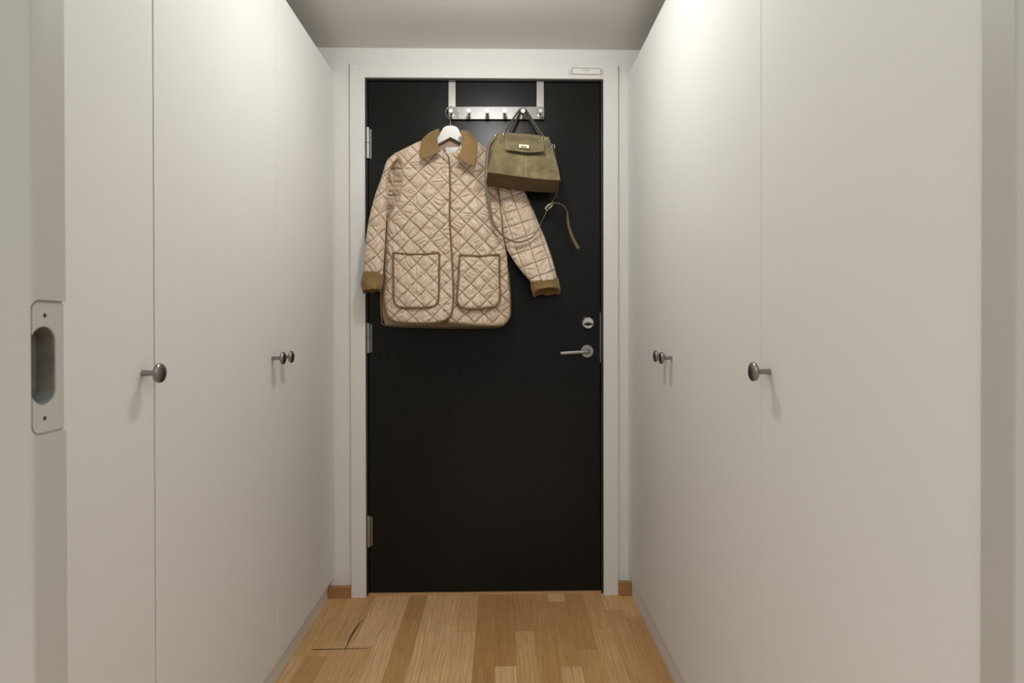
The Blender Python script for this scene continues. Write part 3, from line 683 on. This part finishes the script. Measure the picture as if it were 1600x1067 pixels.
# piping round the base edge and centre seam
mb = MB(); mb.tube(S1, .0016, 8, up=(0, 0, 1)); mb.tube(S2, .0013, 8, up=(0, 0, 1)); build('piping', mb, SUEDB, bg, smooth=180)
mb = MB(); i = int(.53*N1); seg = A[i, int(.48*N1):-1]+np.array([0, -.0008, 0]); mb.tube(seg, .0020, 8, ry=.0008, up=(0, 1, 0)); build('centre_seam', mb, mat('suede_rub', (.34, .28, .16), .8), bg, smooth=180, label='paler rubbed centre seam')
# flap
G = coons([(789, 206.8), (805, 208), (830, 210), (848.2, 212.2)], [(789.8, 234), (805, 236), (830, 238.4), (850.6, 236.2)],
          [(789, 206.8), (788.4, 220), (789.8, 234)], [(848.2, 212.2), (849.6, 224), (850.6, 236.2)], 50, 40)
u2 = np.linspace(0, 1, 50)[:, None]*np.ones((1, 40)); v2 = np.linspace(0, 1, 40)[None]*np.ones((50, 1))
p = .076+.022*(1-(1-v2)**2.5)+.052*v2 + .010*np.sin(u2*math.pi)*(.3+.7*v2) + .003*noise(u2*4, v2*3+5)
mb = MB(); mb.sheet(P3(G, p), P3(G, p-.004)); build('flap', mb, SUEDE, bg, smooth=180)
cl = P3(np.array([[811, 225.2], [826.8, 226.6], [826.6, 232.2], [810.8, 230.8]]), .158)
cz = build('clasp', MB().prism([tuple(a) for a in cl], (0, .006, 0)), GOLD, bg, bevel=.0008, label='pale metal turn clasp')
cs = P3(np.array([[813.8, 227.6], [816.4, 227.8], [816.6, 228.5], [822.4, 229.0], [823.4, 230.4], [814, 229.6]]), .160)
build('clasp_slot', MB().prism([tuple(a) for a in cs], (0, .002, 0)), DARK, cz)
mb = MB(); rect(mb, 816, 825, 236.5, 241, YD-.150, .004); build('clasp_tongue', mb, LEATH, bg)
# carrying handles
def strip(pts, w_, th, up=(0, 1, 0), n=90):
    q = crom(pts, n); return MB().tube(WY(q[:, 0], q[:, 1], YD-q[:, 2]), w_, 10, ry=th, up=up)
h1 = [(788.3, 209, .088), (792, 202, .080), (801, 187, .062), (809, 175.5, .050), (812.6, 171.5, .045), (817.0, 169.3, .043), (821.3, 171.5, .045), (826, 178, .052), (838, 197, .070), (847.5, 211, .086), (849.5, 215, .09)]
build('handle', strip(h1, .0040, .0026), LEATH, bg, smooth=180)
h2 = [(795.5, 208, .058), (799, 201, .050), (806, 188, .038), (812.2, 176.2, .029), (814, 172.8, .027), (817.0, 171.0, .027), (820, 173, .027), (824, 180, .033), (834, 196, .045), (843, 211, .058)]
build('handle', strip(h2, .0036, .0022), LEATH, bg, smooth=180)
for a, b, pp in ((788.6, 210, .088), (849.6, 216.2, .092), (776, 213, .072), (864.5, 229, .10)):
    c = P3(np.array([a, b]), pp); t = np.linspace(0, 2*math.pi, 25)[:-1]
    ringp = [(c[0]+.0055*math.cos(k), c[1]+.002*math.cos(k), c[2]+.0085*math.sin(k)) for k in t]
    build('ring', MB().tube(ringp, .0014, 8, closed=True, up=(0, 1, 0)), CHROME, bg, smooth=180)
# long strap with buckle and loose end
s1 = [(775.5, 214, .074), (768, 221, .074), (763.2, 229, .078), (761.3, 245, .085), (760.0, 268, .088), (760.3, 290, .098), (762.4, 305, .100), (765.5, 325, .100), (769, 344, .100), (777, 359, .102), (789, 371, .104), (808, 378.2, .114), (825, 374.5, .112), (837.4, 364, .107), (847, 345, .102), (857, 324, .098), (864, 313.5, .094), (869.3, 304, .090), (871.6, 288, .086), (870.5, 262, .086), (866.5, 238, .096), (864.8, 231, .10)]
q = crom(s1, 240); pos = WY(q[:, 0], q[:, 1], YD-q[:, 2]); f = np.linspace(0, 1, 240)
wide = np.interp(f, [0, .05, .22, .32, .42, .55, .62, 1], [.006, .0062, .0068, .0062, .0050, .0030, .0016, .0014])
deep = np.sqrt(np.maximum(.0066**2-wide**2, .0013**2))
build('long_strap', MB().tube(pos, wide, 10, ry=deep, up=(0, 1, 0)), STRAP, bg, smooth=180, label='long shoulder strap hanging in a loop')
s2 = [(853, 326, .100), (858, 321.5, .101), (866.5, 317.8, .102), (874, 318.2, .102), (880, 321.5, .100), (885.5, 328.5, .096), (887, 340, .09), (888.8, 354, .084), (893.5, 368, .078), (899, 380, .074), (904, 388.5, .072)]
q = crom(s2, 120); f = np.linspace(0, 1, 120)
wide = np.interp(f, [0, .25, .42, .52, .7, 1], [.0016, .0018, .0022, .0046, .0058, .0062]); deep = np.sqrt(np.maximum(.0064**2-wide**2, .0012**2))
build('strap_end', MB().tube(WY(q[:, 0], q[:, 1], YD-q[:, 2]), wide, 10, ry=deep, up=(0, 1, 0)), STRAP, bg, smooth=180)
c = P3(np.array([857.5, 323.0]), .102); t = np.linspace(0, 2*math.pi, 33)[:-1]; ca, sa = math.cos(R(42)), math.sin(R(42))
ringp = []
for k in t:
    a = .0150*np.sign(math.cos(k))*abs(math.cos(k))**.5; b = .0062*np.sign(math.sin(k))*abs(math.sin(k))**.5
    ringp.append((c[0]+a*ca-b*sa, c[1]+.002*math.sin(k), c[2]+a*sa+b*ca))
bk = build('buckle', MB().tube(ringp, .0018, 8, closed=True, up=(0, 1, 0)), GOLD, bg, smooth=180)
for a, b in ((864.5, 317.5), (856.5, 325.8)):
    c = P3(np.array([a, b]), .102)
    build('keeper', MB().tube([(c[0]-.0045, c[1]-.004, c[2]+.004), (c[0], c[1]-.006, c[2]), (c[0]+.0045, c[1]-.004, c[2]-.004)], .0030, 10, up=(0, 1, 0)), STRAP, bg, smooth=180)
